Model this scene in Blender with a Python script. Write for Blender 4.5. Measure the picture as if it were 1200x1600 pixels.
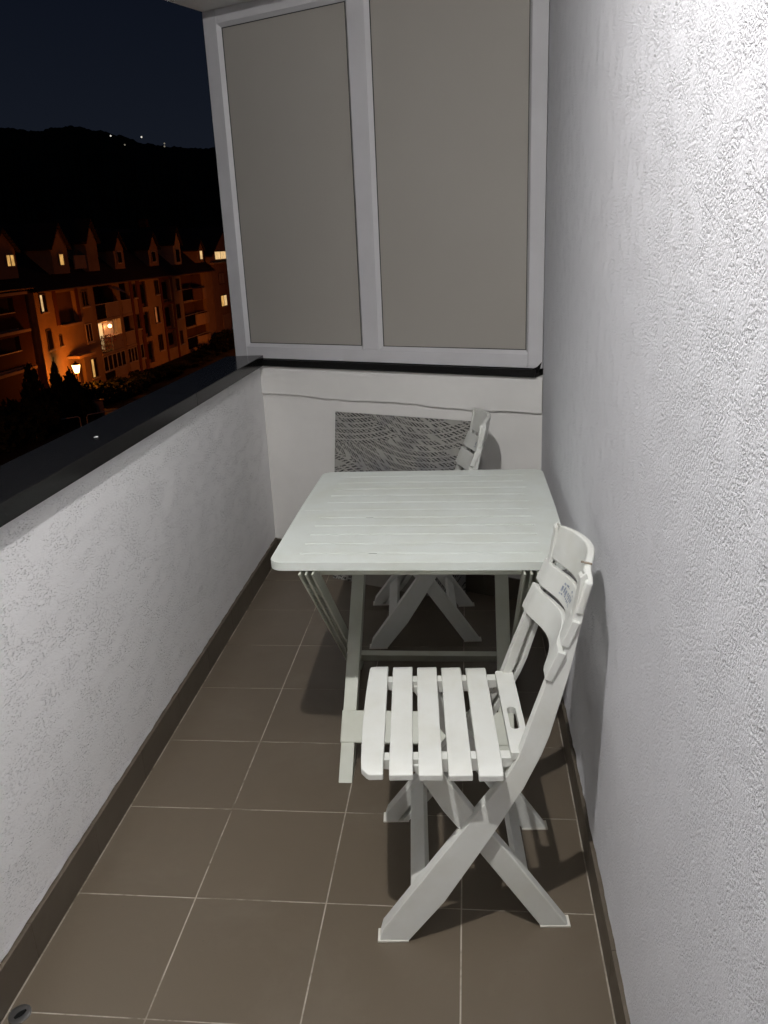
import bpy, bmesh, math, random
from mathutils import Vector, Matrix
random.seed(7)
for o in list(bpy.data.objects): bpy.data.objects.remove(o)
S = bpy.context.scene
COL = S.collection
rad = math.radians

# ------------------------------------------------------------------ camera
cam_d = bpy.data.cameras.new('camera'); cam = bpy.data.objects.new('camera', cam_d); COL.objects.link(cam)
cam_d.sensor_fit = 'HORIZONTAL'; cam_d.sensor_width = 36.0; cam_d.lens = 36.0 * 1270.24 / 1200.0
cam_d.clip_start = 0.02; cam_d.clip_end = 5000
cr, cu, cf = Vector((0.9935, 0.0966, -0.0421)), Vector((0.0090, 0.3161, 0.9487)), Vector((-0.1055, 0.9438, -0.3133))
cf.normalize(); cr = (cr - cf * cr.dot(cf)).normalized(); cu = cr.cross(cf)
M = Matrix((( cr.x, cu.x, -cf.x), (cr.y, cu.y, -cf.y), (cr.z, cu.z, -cf.z))).to_4x4()
M.translation = Vector((0.9429, -1.1369, 1.4126)); cam.matrix_world = M
S.camera = cam

# ------------------------------------------------------------------ world: night sky
W = bpy.data.worlds.new('World'); S.world = W; W.use_nodes = True
wn = W.node_tree.nodes; wl = W.node_tree.links
bg = wn['Background']
tc = wn.new('ShaderNodeTexCoord'); sp = wn.new('ShaderNodeSeparateXYZ'); wr = wn.new('ShaderNodeValToRGB')
wl.new(tc.outputs['Generated'], sp.inputs[0]); wl.new(sp.outputs['Z'], wr.inputs[0]); wl.new(wr.outputs[0], bg.inputs[0])
e0 = wr.color_ramp.elements
e0[0].position = 0.0; e0[0].color = (0.0108, 0.0136, 0.0205, 1)
e0[1].position = 0.30; e0[1].color = (0.0040, 0.0060, 0.0125, 1)
bg.inputs[1].default_value = 0.85

# ------------------------------------------------------------------ exposure
S.view_settings.view_transform = 'Standard'; S.view_settings.look = 'None'
S.view_settings.exposure = 0.0; S.view_settings.gamma = 1.0
S.view_settings.use_curve_mapping = False
S.render.engine = 'CYCLES'

LAMP_POS = Vector((0.615, -0.47, 2.57))
LAMP_W = 63.0

# ------------------------------------------------------------------ helpers
def tag(o, label=None, cat=None, group=None, kind=None):
    if label: o['label'] = label
    if cat: o['category'] = cat
    if group: o['group'] = group
    if kind: o['kind'] = kind
    return o

def empty(name, loc=(0, 0, 0), rz=0.0):
    o = bpy.data.objects.new(name, None); COL.objects.link(o)
    o.location = loc; o.rotation_euler = (0, 0, rz); o.empty_display_size = 0.1
    return o

class MB:
    def __init__(s): s.v = []; s.f = []
    def add(s, vs, fs):
        n = len(s.v); s.v += [tuple(v) for v in vs]; s.f += [tuple(i + n for i in f) for f in fs]; return s
    def box(s, a, b):
        x0, y0, z0 = a; x1, y1, z1 = b
        if x0 > x1: x0, x1 = x1, x0
        if y0 > y1: y0, y1 = y1, y0
        if z0 > z1: z0, z1 = z1, z0
        return s.add([(x0,y0,z0),(x1,y0,z0),(x1,y1,z0),(x0,y1,z0),(x0,y0,z1),(x1,y0,z1),(x1,y1,z1),(x0,y1,z1)],
                     [(0,3,2,1),(4,5,6,7),(0,1,5,4),(1,2,6,5),(2,3,7,6),(3,0,4,7)])
    def prism(s, poly0, poly1):
        """closed solid between two equal-length loops"""
        n = len(poly0)
        fs = [tuple(range(n))[::-1], tuple(range(n, 2 * n))]
        fs += [(i, (i + 1) % n, n + (i + 1) % n, n + i) for i in range(n)]
        return s.add(list(poly0) + list(poly1), fs)
    def sweep(s, sections):
        n = len(sections[0]); k = len(sections)
        vs = [p for sec in sections for p in sec]
        fs = [tuple(range(n))[::-1], tuple(range((k - 1) * n, k * n))]
        for j in range(k - 1):
            fs += [(j*n+i, j*n+(i+1) % n, (j+1)*n+(i+1) % n, (j+1)*n+i) for i in range(n)]
        return s.add(vs, fs)
    def tube(s, pts, r, seg=8):
        pts = [Vector(p) for p in pts]; secs = []
        for i, p in enumerate(pts):
            d = (pts[min(i+1, len(pts)-1)] - pts[max(i-1, 0)]).normalized()
            a = d.cross(Vector((0, 0, 1)) if abs(d.z) < .9 else Vector((1, 0, 0))).normalized(); b = d.cross(a)
            secs.append([p + (a * math.cos(t) + b * math.sin(t)) * r for t in [2*math.pi*q/seg for q in range(seg)]])
        return s.sweep(secs)
    def lathe(s, c, prof, seg=16):
        c = Vector(c)
        return s.sweep([[c + Vector((r*math.cos(2*math.pi*q/seg), r*math.sin(2*math.pi*q/seg), z)) for q in range(seg)] for r, z in prof])
    def mesh(s, name):
        m = bpy.data.meshes.new(name); m.from_pydata(s.v, [], s.f)
        b = bmesh.new(); b.from_mesh(m); bmesh.ops.recalc_face_normals(b, faces=b.faces); b.to_mesh(m); b.free()
        return m
    def build(s, name, mat, parent=None, bevel=0.0, smooth=False, seg=2):
        m = s.mesh(name)
        if mat: m.materials.append(mat)
        o = bpy.data.objects.new(name, m); COL.objects.link(o)
        if parent: o.parent = parent
        if smooth or bevel:
            for p in m.polygons: p.use_smooth = True
        if bevel:
            md = o.modifiers.new('bevel', 'BEVEL'); md.width = bevel; md.segments = seg; md.limit_method = 'ANGLE'; md.angle_limit = rad(35)
            md.harden_normals = True
        elif smooth:
            md = o.modifiers.new('es', 'EDGE_SPLIT'); md.split_angle = rad(40)
        return o

def bx(name, a, b, mat, parent=None, bevel=0.0): return MB().box(a, b).build(name, mat, parent, bevel)

def inst(src, parent=None, name=None, loc=None):
    c = src.copy(); COL.objects.link(c)
    if name: c.name = name
    if parent is not None: c.parent = parent
    if loc is not None: c.location = loc
    return c

def copy_tree(o, parent=None):
    c = o.copy(); COL.objects.link(c)
    if parent is not None: c.parent = parent
    for ch in list(o.children): copy_tree(ch, c)
    return c

# ------------------------------------------------------------------ materials
def mat(name, col, rough=0.6, spec=0.5, metal=0.0):
    m = bpy.data.materials.new(name); m.use_nodes = True
    b = m.node_tree.nodes['Principled BSDF']
    b.inputs['Base Color'].default_value = (*col, 1); b.inputs['Roughness'].default_value = rough
    b.inputs['Specular IOR Level'].default_value = spec; b.inputs['Metallic'].default_value = metal
    return m
class NG:
    def __init__(s, m): s.m = m; s.t = m.node_tree; s.n = s.t.nodes; s.b = s.n['Principled BSDF']
    def new(s, t, **k):
        n = s.n.new(t)
        for a, v in k.items(): setattr(n, a, v)
        return n
    def link(s, a, b): s.t.links.new(a, b)
    def coord(s, kind='Object', scale=(1, 1, 1), rot=(0, 0, 0)):
        c = s.new('ShaderNodeTexCoord'); mp = s.new('ShaderNodeMapping')
        mp.inputs['Scale'].default_value = scale; mp.inputs['Rotation'].default_value = rot
        s.link(c.outputs[kind], mp.inputs[0]); return mp.outputs[0]
    def noise(s, vec, scale, detail=3, rough=.5, dist=0):
        n = s.new('ShaderNodeTexNoise'); n.inputs['Scale'].default_value = scale; n.inputs['Detail'].default_value = detail
        n.inputs['Roughness'].default_value = rough; n.inputs['Distortion'].default_value = dist
        s.link(vec, n.inputs['Vector']); return n.outputs['Fac']
    def ramp(s, fac, stops):
        r = s.new('ShaderNodeValToRGB'); e = r.color_ramp.elements
        while len(e) < len(stops): e.new(.5)
        for k, (p, c) in enumerate(stops):
            e[k].position = p; e[k].color = (*c, 1) if not isinstance(c, (int, float)) else (c, c, c, 1)
        s.link(fac, r.inputs[0]); return r.outputs[0]
    def math(s, op, a, b=None, c=None):
        n = s.new('ShaderNodeMath', operation=op)
        for i, x in enumerate((a, b, c)):
            if x is None: continue
            if isinstance(x, (int, float)): n.inputs[i].default_value = x
            else: s.link(x, n.inputs[i])
        return n.outputs[0]
    def bump(s, h, strength, dist, prev=None):
        b = s.new('ShaderNodeBump'); b.inputs['Strength'].default_value = strength; b.inputs['Distance'].default_value = dist
        s.link(h, b.inputs['Height'])
        if prev is not None: s.link(prev, b.inputs['Normal'])
        return b.outputs[0]
    def mix(s, fac, a, b):
        n = s.new('ShaderNodeMix', data_type='RGBA')
        if isinstance(fac, (int, float)): n.inputs[0].default_value = fac
        else: s.link(fac, n.inputs[0])
        for i, x in ((6, a), (7, b)):
            if isinstance(x, tuple): n.inputs[i].default_value = (*x, 1)
            else: s.link(x, n.inputs[i])
        return n.outputs[2]

def stucco(name, col, sc, lo, hi, strength, dist, fine_k, sparse, sca=(1, 1, 1)):
    m = mat(name, col, 1.0, .04); g = NG(m)
    v = g.coord(scale=sca)
    a = g.noise(v, sc, 3.0, .6, .35)
    pit = g.ramp(a, [(lo, 0.0), (hi, 1.0)])
    big = g.ramp(g.noise(v, sc * .10, 2, .5), [(.38, sparse), (.62, 1.0)])
    h = g.math('ADD', g.math('MULTIPLY', g.math('SUBTRACT', pit, 1.0), big), g.math('MULTIPLY', g.noise(v, sc * 2.6, 2, .6), fine_k))
    h = g.math('ADD', h, g.math('MULTIPLY', g.noise(v, 9, 3, .5), 1.2))
    g.link(g.bump(h, strength, dist), g.b.inputs['Normal'])
    c2 = tuple(x * .94 for x in col)
    g.link(g.mix(g.noise(v, 2.2, 4, .6), col, c2), g.b.inputs['Base Color'])
    return m
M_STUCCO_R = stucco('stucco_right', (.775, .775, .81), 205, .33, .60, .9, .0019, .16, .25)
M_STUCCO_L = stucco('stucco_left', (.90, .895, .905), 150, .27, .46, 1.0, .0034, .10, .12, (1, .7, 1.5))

def plaster(name, col):
    m = mat(name, col, .85, .2); g = NG(m); v = g.coord()
    h = g.math('ADD', g.noise(v, 14, 4, .6), g.math('MULTIPLY', g.noise(v, 160, 2, .6), .25))
    g.link(g.bump(h, .35, .003), g.b.inputs['Normal'])
    g.link(g.mix(g.ramp(g.noise(v, 3.5, 4, .6), [(.35, 0.0), (.7, 1.0)]), col, tuple(x * .93 for x in col)), g.b.inputs['Base Color'])
    return m
M_PLASTER = plaster('smooth_plaster', (.86, .845, .82))
M_CEIL = plaster('ceiling_paint', (.90, .89, .87))

def tile_mat(name, col):
    m = mat(name, col, .42, .45); g = NG(m); v = g.new('ShaderNodeNewGeometry').outputs['Position']
    oi = g.new('ShaderNodeObjectInfo')
    n = g.noise(v, 5, 4, .6); n2 = g.noise(v, 320, 2, .7)
    c = g.mix(n, tuple(x * .93 for x in col), tuple(x * 1.06 for x in col))
    c = g.mix(g.math('MULTIPLY', oi.outputs['Random'], .5), c, tuple(x * .88 for x in col))
    dust = g.ramp(g.noise(v, 2.6, 6, .7, .4), [(.50, 0.0), (.72, 1.0)])
    speck = g.ramp(g.noise(v, 140, 2, .5), [(.72, 0.0), (.76, 1.0)])
    c = g.mix(g.math('MULTIPLY', dust, .22), c, (.21, .185, .15)); c = g.mix(g.math('MULTIPLY', speck, .35), c, (.05, .042, .033))
    g.link(c, g.b.inputs['Base Color'])
    sm = g.noise(v, 9, 5, .65, .6)
    r = g.math('MULTIPLY_ADD', sm, .22, .32); g.link(r, g.b.inputs['Roughness'])
    g.link(g.bump(n2, .10, .0006), g.b.inputs['Normal'])
    return m
M_TILE = tile_mat('brown_tile', (.128, .102, .073))
M_SKIRT = tile_mat('skirting_tile', (.105, .086, .064))
M_GROUT = mat('grout', (.33, .29, .245), .9, .1)
g = NG(M_GROUT); v = g.coord(); g.link(g.mix(g.ramp(g.noise(v, 5, 5, .75), [(.46, 0.0), (.62, 1.0)]), (.41, .37, .315), (.16, .135, .105)), g.b.inputs['Base Color'])

M_GRANITE = mat('dark_granite', (.007, .007, .007), .17, .11); g = NG(M_GRANITE); v = g.coord()
g.link(g.ramp(g.noise(v, 420, 2, .7), [(.45, (.007, .007, .007)), (.64, (.014, .013, .013)), (.80, (.05, .048, .045))]), g.b.inputs['Base Color'])

def plastic(name, col, rough=.38):
    m = mat(name, col, rough, .45); g = NG(m); v = g.coord()
    n = g.noise(v, 7, 5, .65)
    g.link(g.mix(g.ramp(n, [(.42, 0.0), (.75, 1.0)]), col, tuple(a * b for a, b in zip(col, (.91, .90, .86)))), g.b.inputs['Base Color'])
    g.link(g.math('MULTIPLY_ADD', g.noise(v, 22, 4, .6), .25, rough - .1), g.b.inputs['Roughness'])
    g.link(g.bump(g.noise(v, 500, 2, .6), .06, .0006), g.b.inputs['Normal'])
    return m
M_CHAIR = plastic('white_plastic', (.73, .74, .705))
M_TABLE = plastic('pale_green_plastic', (.71, .75, .715), .36)
M_TABLE_LEG = plastic('pale_grey_plastic', (.60, .62, .54), .42)
M_FOOT = plastic('foot_cap_plastic', (.74, .72, .66), .5)
M_PVC = mat('white_pvc', (.66, .65, .665), .35, .45); g = NG(M_PVC); v = g.coord()
g.link(g.mix(g.ramp(g.noise(v, 4, 4, .6), [(.4, 0.0), (.75, 1.0)]), (.63, .62, .64), (.58, .57, .585)), g.b.inputs['Base Color'])
M_INFILL = mat('beige_infill', (.42, .395, .355), .5, .35); g = NG(M_INFILL); v = g.coord()
g.link(g.mix(g.noise(v, 1.7, 3, .5), (.395, .375, .34), (.35, .325, .29)), g.b.inputs['Base Color'])
M_GASKET = mat('dark_gasket', (.03, .03, .03), .7)
M_PAPER = mat('white_paper', (.8, .8, .8), .8)
M_METAL = mat('brushed_steel', (.32, .32, .32), .4, .5, 1.0)
M_BLACK = mat('black_hole', (.006, .006, .006), .9, .1)

# printed board : fans of arcs filled with rows of small dark letter-like marks
def board_mat():
    m = mat('letter_print_board', (.2, .2, .2), .45, .4); g = NG(m)
    c = g.new('ShaderNodeTexCoord'); sx = g.new('ShaderNodeSeparateXYZ'); g.link(c.outputs['Object'], sx.inputs[0])
    X, Z = sx.outputs['X'], sx.outputs['Z']
    centres = [(-.10, .08), (.42, 1.12), (.78, -.12), (.05, 1.35)]
    rings = []
    for (cx, cz) in centres:
        dx = g.math('SUBTRACT', X, cx); dz = g.math('SUBTRACT', Z, cz)
        r = g.math('SQRT', g.math('ADD', g.math('POWER', dx, 2.0), g.math('POWER', dz, 2.0)))
        a = g.math('ARCTAN2', dz, dx)
        rings.append((r, a))
    # choose the fan whose ring is on top
    def pick(fac, p, q):
        return (g.math('ADD', g.math('MULTIPLY', p[0], g.math('SUBTRACT', 1.0, fac)), g.math('MULTIPLY', q[0], fac)),
                g.math('ADD', g.math('MULTIPLY', p[1], g.math('SUBTRACT', 1.0, fac)), g.math('MULTIPLY', q[1], fac)))
    cur = rings[1]
    cur = pick(g.math('LESS_THAN', rings[0][0], .50), cur, rings[0])
    cur = pick(g.math('LESS_THAN', rings[2][0], .62), cur, rings[2])
    cur = pick(g.math('MULTIPLY', g.math('LESS_THAN', rings[3][0], .74), g.math('GREATER_THAN', rings[1][0], .46)), cur, rings[3])
    R, Aa = cur
    row = g.math('MULTIPLY', R, 43.0); rowi = g.math('FLOOR', row); rowf = g.math('FRACT', row)
    along = g.math('ADD', g.math('MULTIPLY', g.math('MULTIPLY', Aa, R), 54.0), g.math('MULTIPLY', rowi, 3.37))
    coli = g.math('FLOOR', along); colf = g.math('FRACT', along)
    cb = g.new('ShaderNodeCombineXYZ'); g.link(g.math('MULTIPLY', along, 3.0), cb.inputs[0]); g.link(g.math('MULTIPLY', row, 3.4), cb.inputs[1]); g.link(rowi, cb.inputs[2])
    gl = g.noise(cb.outputs[0], 1.25, 1, .5)
    wn_ = g.new('ShaderNodeTexWhiteNoise', noise_dimensions='2D'); cb2 = g.new('ShaderNodeCombineXYZ'); g.link(coli, cb2.inputs[0]); g.link(rowi, cb2.inputs[1]); g.link(cb2.outputs[0], wn_.inputs['Vector'])
    inrow = g.math('MULTIPLY', g.math('GREATER_THAN', rowf, .20), g.math('LESS_THAN', rowf, .94))
    incol = g.math('GREATER_THAN', colf, .42)
    blank = g.math('GREATER_THAN', wn_.outputs['Value'], .13)
    ink = g.math('MULTIPLY', g.math('MULTIPLY', inrow, incol), blank)
    ink = g.math('MULTIPLY', ink, g.math('GREATER_THAN', gl, .44))
    v = g.coord()
    tone = g.ramp(g.noise(v, 5, 3, .6), [(.3, (.26, .255, .25)), (.5, (.38, .37, .34)), (.7, (.22, .22, .23))])
    inkc = g.ramp(g.noise(v, 4, 3, .6), [(.3, (.012, .012, .013)), (.7, (.035, .033, .03))])
    g.link(g.mix(ink, tone, inkc), g.b.inputs['Base Color'])
    return m
M_BOARD = board_mat()
M_BOARD_EDGE = mat('cardboard_edge', (.16, .14, .115), .8)
M_BOARD_BLANK = mat('plain_cardboard', (.34, .32, .28), .7)

def print_mat():
    m = mat('label_print', (.3, .36, .5), .5); g = NG(m); v = g.coord(scale=(1, 1, 1))
    n = g.noise(v, 170, 3, .7)
    g.link(g.ramp(n, [(.38, (.55, .57, .60)), (.50, (.24, .28, .37)), (.66, (.30, .35, .43)), (.75, (.60, .61, .62))]), g.b.inputs['Base Color'])
    return m
M_PRINT = print_mat()

# ------------------------------------------------------------------ balcony geometry constants
XA, XB = 0.0224, 1.2065            # skirting faces left / right
WL, WR = 0.0124, 1.2165            # wall faces
SK = 0.0955
PA = Vector((WL, 2.457, 0)); PB = Vector((WR, 1.9145, 0))
EW = (PB - PA); ELEN = EW.length; EW.normalize(); EN = Vector((EW.y, -EW.x, 0))   # EN points to the camera
def ew(s, off=0.0, z=0.0): 
    p = PA + EW * s + EN * off; return (p.x, p.y, z)
def ebox(mb, s0, s1, o0, o1, z0, z1):
    a = [ew(s0, o0, z0), ew(s1, o0, z0), ew(s1, o1, z0), ew(s0, o1, z0)]
    b = [ew(s0, o0, z1), ew(s1, o0, z1), ew(s1, o1, z1), ew(s0, o1, z1)]
    return mb.prism(a, b)
Y0 = -3.4

# ------------------------------------------------------------------ ground and far terrain
GZ = -8.9
M_GROUND = mat('dark_ground', (.030, .034, .026), .95, .1); g = NG(M_GROUND); v = g.coord()
g.link(g.ramp(g.noise(v, .6, 5, .6), [(.35, (.012, .017, .009)), (.65, (.030, .032, .024))]), g.b.inputs['Base Color'])
m_ = MB(); m_.add([(-1500, -600, GZ), (1200, -600, GZ), (1200, 1700, GZ), (-1500, 1700, GZ)], [(0, 1, 2, 3)])
tag(m_.build('ground', M_GROUND), kind='structure')
M_ASPH = mat('asphalt', (.045, .045, .047), .85, .3); g = NG(M_ASPH); v = g.coord()
g.link(g.bump(g.noise(v, 60, 3, .7), .4, .01), g.b.inputs['Normal'])
m_ = MB(); m_.add([(-19.5, -60, GZ + .01), (-12.5, -60, GZ + .01), (-12.5, 260, GZ + .01), (-19.5, 260, GZ + .01)], [(0, 1, 2, 3)])
tag(m_.build('road', M_ASPH), kind='structure')
m_ = MB(); m_.box((-19.7, -60, GZ - .1), (-19.5, 260, GZ + .12))
tag(m_.build('kerb', mat('kerb_stone', (.3, .29, .27), .8)), kind='structure')

# wooded hill against the night sky
M_HILL = mat('wooded_hill', (.020, .026, .016), .95, .1); g = NG(M_HILL); v = g.coord()
g.link(g.ramp(g.noise(v, .05, 5, .7), [(.35, (.012, .017, .009)), (.65, (.032, .038, .024))]), g.b.inputs['Base Color'])
def hill():
    prof = [(60, 6.2), (45, 6.9), (34, 7.3), (28.6, 7.42), (26.5, 7.22), (25.6, 7.42), (24.6, 7.52), (23, 7.25), (22, 7.0), (20.3, 6.5), (18.5, 6.25), (16.3, 6.15), (12, 6.2), (4, 5.6), (-10, 4.5), (-40, 4.8), (-70, 5)]
    def el(a):
        for (a0, e0), (a1, e1) in zip(prof, prof[1:]):
            if a1 <= a <= a0:
                t = (a - a1) / (a0 - a1); t = t * t * (3 - 2 * t); return e1 + (e0 - e1) * t
        return 5.0
    rnd = random.Random(3); vs = []; fs = []; N = 1300; rows = [(560, 0.0), (640, .18), (720, .40), (800, .66), (870, .88), (910, 1.0), (1000, .86), (1300, .1)]
    walk = 0.0
    for i in range(N + 1):
        a = 60 - 130 * i / N; e = el(a); walk = .75 * walk + rnd.uniform(-.030, .038)
        bump = max(0, math.sin(i * .55 + 2 * math.sin(i * .13))) * .045 + max(0, math.sin(i * 1.9 + 1.3 * math.sin(i * .31))) * .035 + walk
        ar = rad(a)
        for k, (d, t) in enumerate(rows):
            top = math.tan(rad(e + (bump if k >= 4 else 0))) * 910 + 1.41
            z = GZ + (top - GZ) * t + (rnd.uniform(-2.2, 2.2) if 0 < k < 4 else 0)
            vs.append((-d * math.sin(ar), d * math.cos(ar), z))
    R = len(rows)
    for i in range(N):
        for k in range(R - 1):
            fs.append((i * R + k, (i + 1) * R + k, (i + 1) * R + k + 1, i * R + k + 1))
    return MB().add(vs, fs)
tag(hill().build('hill', M_HILL, smooth=False), kind='structure')

def emit(name, col, st):
    m = bpy.data.materials.new(name); m.use_nodes = True; b = m.node_tree.nodes['Principled BSDF']
    b.inputs['Base Color'].default_value = (.05, .04, .03, 1)
    b.inputs['Emission Color'].default_value = (*col, 1); b.inputs['Emission Strength'].default_value = st
    return m
M_STAR = emit('far_lamp_glow', (1, .95, .85), .8); M_STAR2 = emit('far_lamp_dim', (1, .9, .7), .2)
HL = [((-303.7, 738.6, 99.3), M_STAR, .75, 'brightish white house light high on the black hill, left of the two brightest'),
      ((-280.0, 747.9, 98.1), M_STAR, .8, 'brightest white house light on the black hill, right of its twin'),
      ((-293.8, 742.6, 92.1), M_STAR2, .7, 'dim house light below and between the two brightest on the hill'),
      ((-262.4, 754.3, 92.7), M_STAR2, .75, 'faint hill light nearest the white balcony screen, upper of a close pair'),
      ((-262.6, 754.2, 90.4), M_STAR2, .75, 'faint hill light nearest the white balcony screen, lower of a close pair')]
for p_, m_, r_, lb in HL:
    b = bmesh.new(); bmesh.ops.create_icosphere(b, subdivisions=1, radius=r_); me = bpy.data.meshes.new('house_light'); b.to_mesh(me); b.free(); me.materials.append(m_)
    o = bpy.data.objects.new('house_light', me); COL.objects.link(o); o.location = Vector(p_); tag(o, lb, 'light', 'house lights on the hill')

# ------------------------------------------------------------------ far apartment blocks
def facade_paint(name, c):
    m = mat(name, c, .9, .1); g = NG(m); v = g.coord()
    n = g.noise(v, .8, 5, .65); n2 = g.noise(v, 9, 3, .6)
    g.link(g.mix(g.ramp(g.math('MULTIPLY_ADD', n2, .3, g.math('MULTIPLY', n, .8)), [(.35, 0.0), (.75, 1.0)]), c, tuple(x * .72 for x in c)), g.b.inputs['Base Color'])
    g.link(g.bump(n2, .3, .01), g.b.inputs['Normal'])
    return m
M_OCHRE = facade_paint('ochre_render', (.46, .36, .22)); M_OCHRE2 = facade_paint('tan_render', (.40, .30, .20)); M_RED = facade_paint('shaded_red_render', (.055, .022, .017))  # M_RED darkened: the unlit left wing's shade is put into its colour
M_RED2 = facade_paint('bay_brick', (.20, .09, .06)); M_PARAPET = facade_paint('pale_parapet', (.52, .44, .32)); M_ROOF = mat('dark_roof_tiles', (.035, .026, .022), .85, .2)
g = NG(M_ROOF); v = g.coord(); w_ = g.new('ShaderNodeTexWave'); w_.bands_direction = 'Z'; w_.inputs['Scale'].default_value = 1.6; w_.inputs['Distortion'].default_value = .3; g.link(v, w_.inputs[0]); g.link(g.bump(w_.outputs['Fac'], .5, .03), g.b.inputs['Normal'])
M_FRAME = mat('pale_window_frame', (.5, .47, .42), .6); M_FRAMED = mat('dark_window_frame', (.10, .07, .05), .6)
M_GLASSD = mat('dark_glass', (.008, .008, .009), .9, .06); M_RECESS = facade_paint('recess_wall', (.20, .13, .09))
def lit(name, col, st):
    m = emit(name, col, st); g = NG(m); v = g.coord()
    g.link(g.mix(g.ramp(g.noise(v, 1.8, 4, .7), [(.35, 0.0), (.62, 1.0)]), col, tuple(x * .55 for x in col)), g.b.inputs['Emission Color']); return m
M_LIT_Y = lit('warm_lit_room', (1.0, .55, .16), .85); M_LIT_W = lit('bright_lit_room', (1.0, .66, .30), 1.0); M_LIT_O = lit('dim_lit_room', (1.0, .30, .08), .33); M_LIT_P = lit('lit_loggia_room', (1.0, .36, .13), .52)
M_LAMPGLOW = emit('sodium_lantern', (1.0, .62, .20), 9.0)

FX = -29.0                              # facade plane shared by the street front
def fbox(mb, y0, y1, z0, z1, d0, d1): return mb.box((FX + d0, y0, z0), (FX + d1, y1, z1))
def window(par, y0, y1, z0, z1, glass, frame=None, d=0.0, bars=1, sill=True):
    """a window standing in the wall: frame proud of the render, glass set back inside it"""
    frame = frame or M_FRAMED; mb = MB(); t = .07
    fbox(mb, y0, y1, z0, z0 + t, d - .05, d + .05); fbox(mb, y0, y1, z1 - t, z1, d - .05, d + .05)
    fbox(mb, y0, y0 + t, z0 + t, z1 - t, d - .05, d + .05); fbox(mb, y1 - t, y1, z0 + t, z1 - t, d - .05, d + .05)
    for k in range(bars):
        yc = y0 + (y1 - y0) * (k + 1) / (bars + 1); fbox(mb, yc - t / 2, yc + t / 2, z0 + t, z1 - t, d - .04, d + .035)
    w = mb.build('window', frame, par)
    n = bars + 1
    for k in range(n):
        a = y0 + (y1 - y0) * k / n + t * .52; b = y0 + (y1 - y0) * (k + 1) / n - t * .52
        gm = glass[k % len(glass)] if isinstance(glass, (list, tuple)) else glass
        mb = MB(); fbox(mb, a, b, z0 + t * .9, z1 - t * .9, d + .004, d + .014); mb.build('pane', gm, w)
    if sill:
        mb = MB(); fbox(mb, y0 - .08, y1 + .08, z0 - .09, z0 - .005, d - .02, d + .14); mb.build('sill', M_FRAME, w)
    return w
def wall_with_holes(par, y0, y1, z0, z1, holes, m, depth=.35, name='wall'):
    """front wall slab cut into pieces round rectangular openings"""
    ys = sorted({y0, y1, *[h[0] for h in holes], *[h[1] for h in holes]}); zs = sorted({z0, z1, *[h[2] for h in holes], *[h[3] for h in holes]})
    mb = MB()
    for a, b in zip(ys, ys[1:]):
        run = None
        for c, d in zip(zs, zs[1:]):
            yc, zc = (a + b) / 2, (c + d) / 2
            solid = not any(h[0] < yc < h[1] and h[2] < zc < h[3] for h in holes)
            if solid: fbox(mb, a, b, c, d, -depth, 0)
    return mb.build(name, m, par)
def loggia(par, y0, y1, zf, zc, back, parapet_split, right_m, left_m, depth=1.5, ph=1.13):
    """recessed balcony: inner walls, floor slab edge, parapet panels and rail"""
    mb = MB()
    fbox(mb, y0, y1, zf - .02, zc, -depth - .1, -depth)
    fbox(mb, y0 - .1, y0, zf - .02, zc, -depth, -.36); fbox(mb, y1, y1 + .1, zf - .02, zc, -depth, -.36)
    L = mb.build('loggia', back, par)
    mb = MB(); fbox(mb, y0 - .05, y1 + .05, zf - .2, zf, -depth, .06); mb.build('balcony_slab', M_PARAPET, L)
    ym = y0 + (y1 - y0) * parapet_split
    if left_m:
        mb = MB(); fbox(mb, y0 + .02, ym - .03, zf + .02, zf + ph, -.09, -.02); mb.build('parapet_panel', left_m, L)
    if right_m:
        mb = MB(); fbox(mb, ym + .03, y1 - .02, zf + .02, zf + ph, -.11, .03); mb.build('parapet_panel', right_m, L)
    mb = MB(); fbox(mb, y0, y1, zf + ph, zf + ph + .05, -.12, .05); mb.build('railing', M_FRAME, L)
    return L
def building(name_lbl, y0, y1, z_eave, ridge, paint, holes, ridge_x=6.0, body_depth=11.0, hip=0.0):
    r = empty('apartment_building', (FX, (y0 + y1) / 2, GZ)); tag(r, name_lbl, 'building', 'orange-lit apartment blocks across the street')
    # parts are modelled in world space: undo the empty's place through the parent inverse
    return r
def fix(root):
    """parts were modelled in world coordinates"""
    inv = root.matrix_basis.inverted()
    for ch in root.children: ch.matrix_parent_inverse = inv
def roof(par, y0, y1, ze, zr, over=.5, run=4.4, depth=11.0):
    mb = MB(); x0 = FX + over; x1 = FX - run; x2 = FX - depth - over
    t = .18
    mb.prism([(x0, y0, ze), (x1, y0, zr), (x2, y0, ze), (x2, y0, ze - t), (x1, y0, zr - .3), (x0, y0, ze - t)],
             [(x0, y1, ze), (x1, y1, zr), (x2, y1, ze), (x2, y1, ze - t), (x1, y1, zr - .3), (x0, y1, ze - t)])
    rf = mb.build('roof', M_ROOF, par)
    mb = MB().tube([(x0 + .06, y0, ze - .12), (x0 + .06, y1, ze - .12)], .07, 6); mb.build('gutter', M_FRAMED, rf)
    return rf
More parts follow.
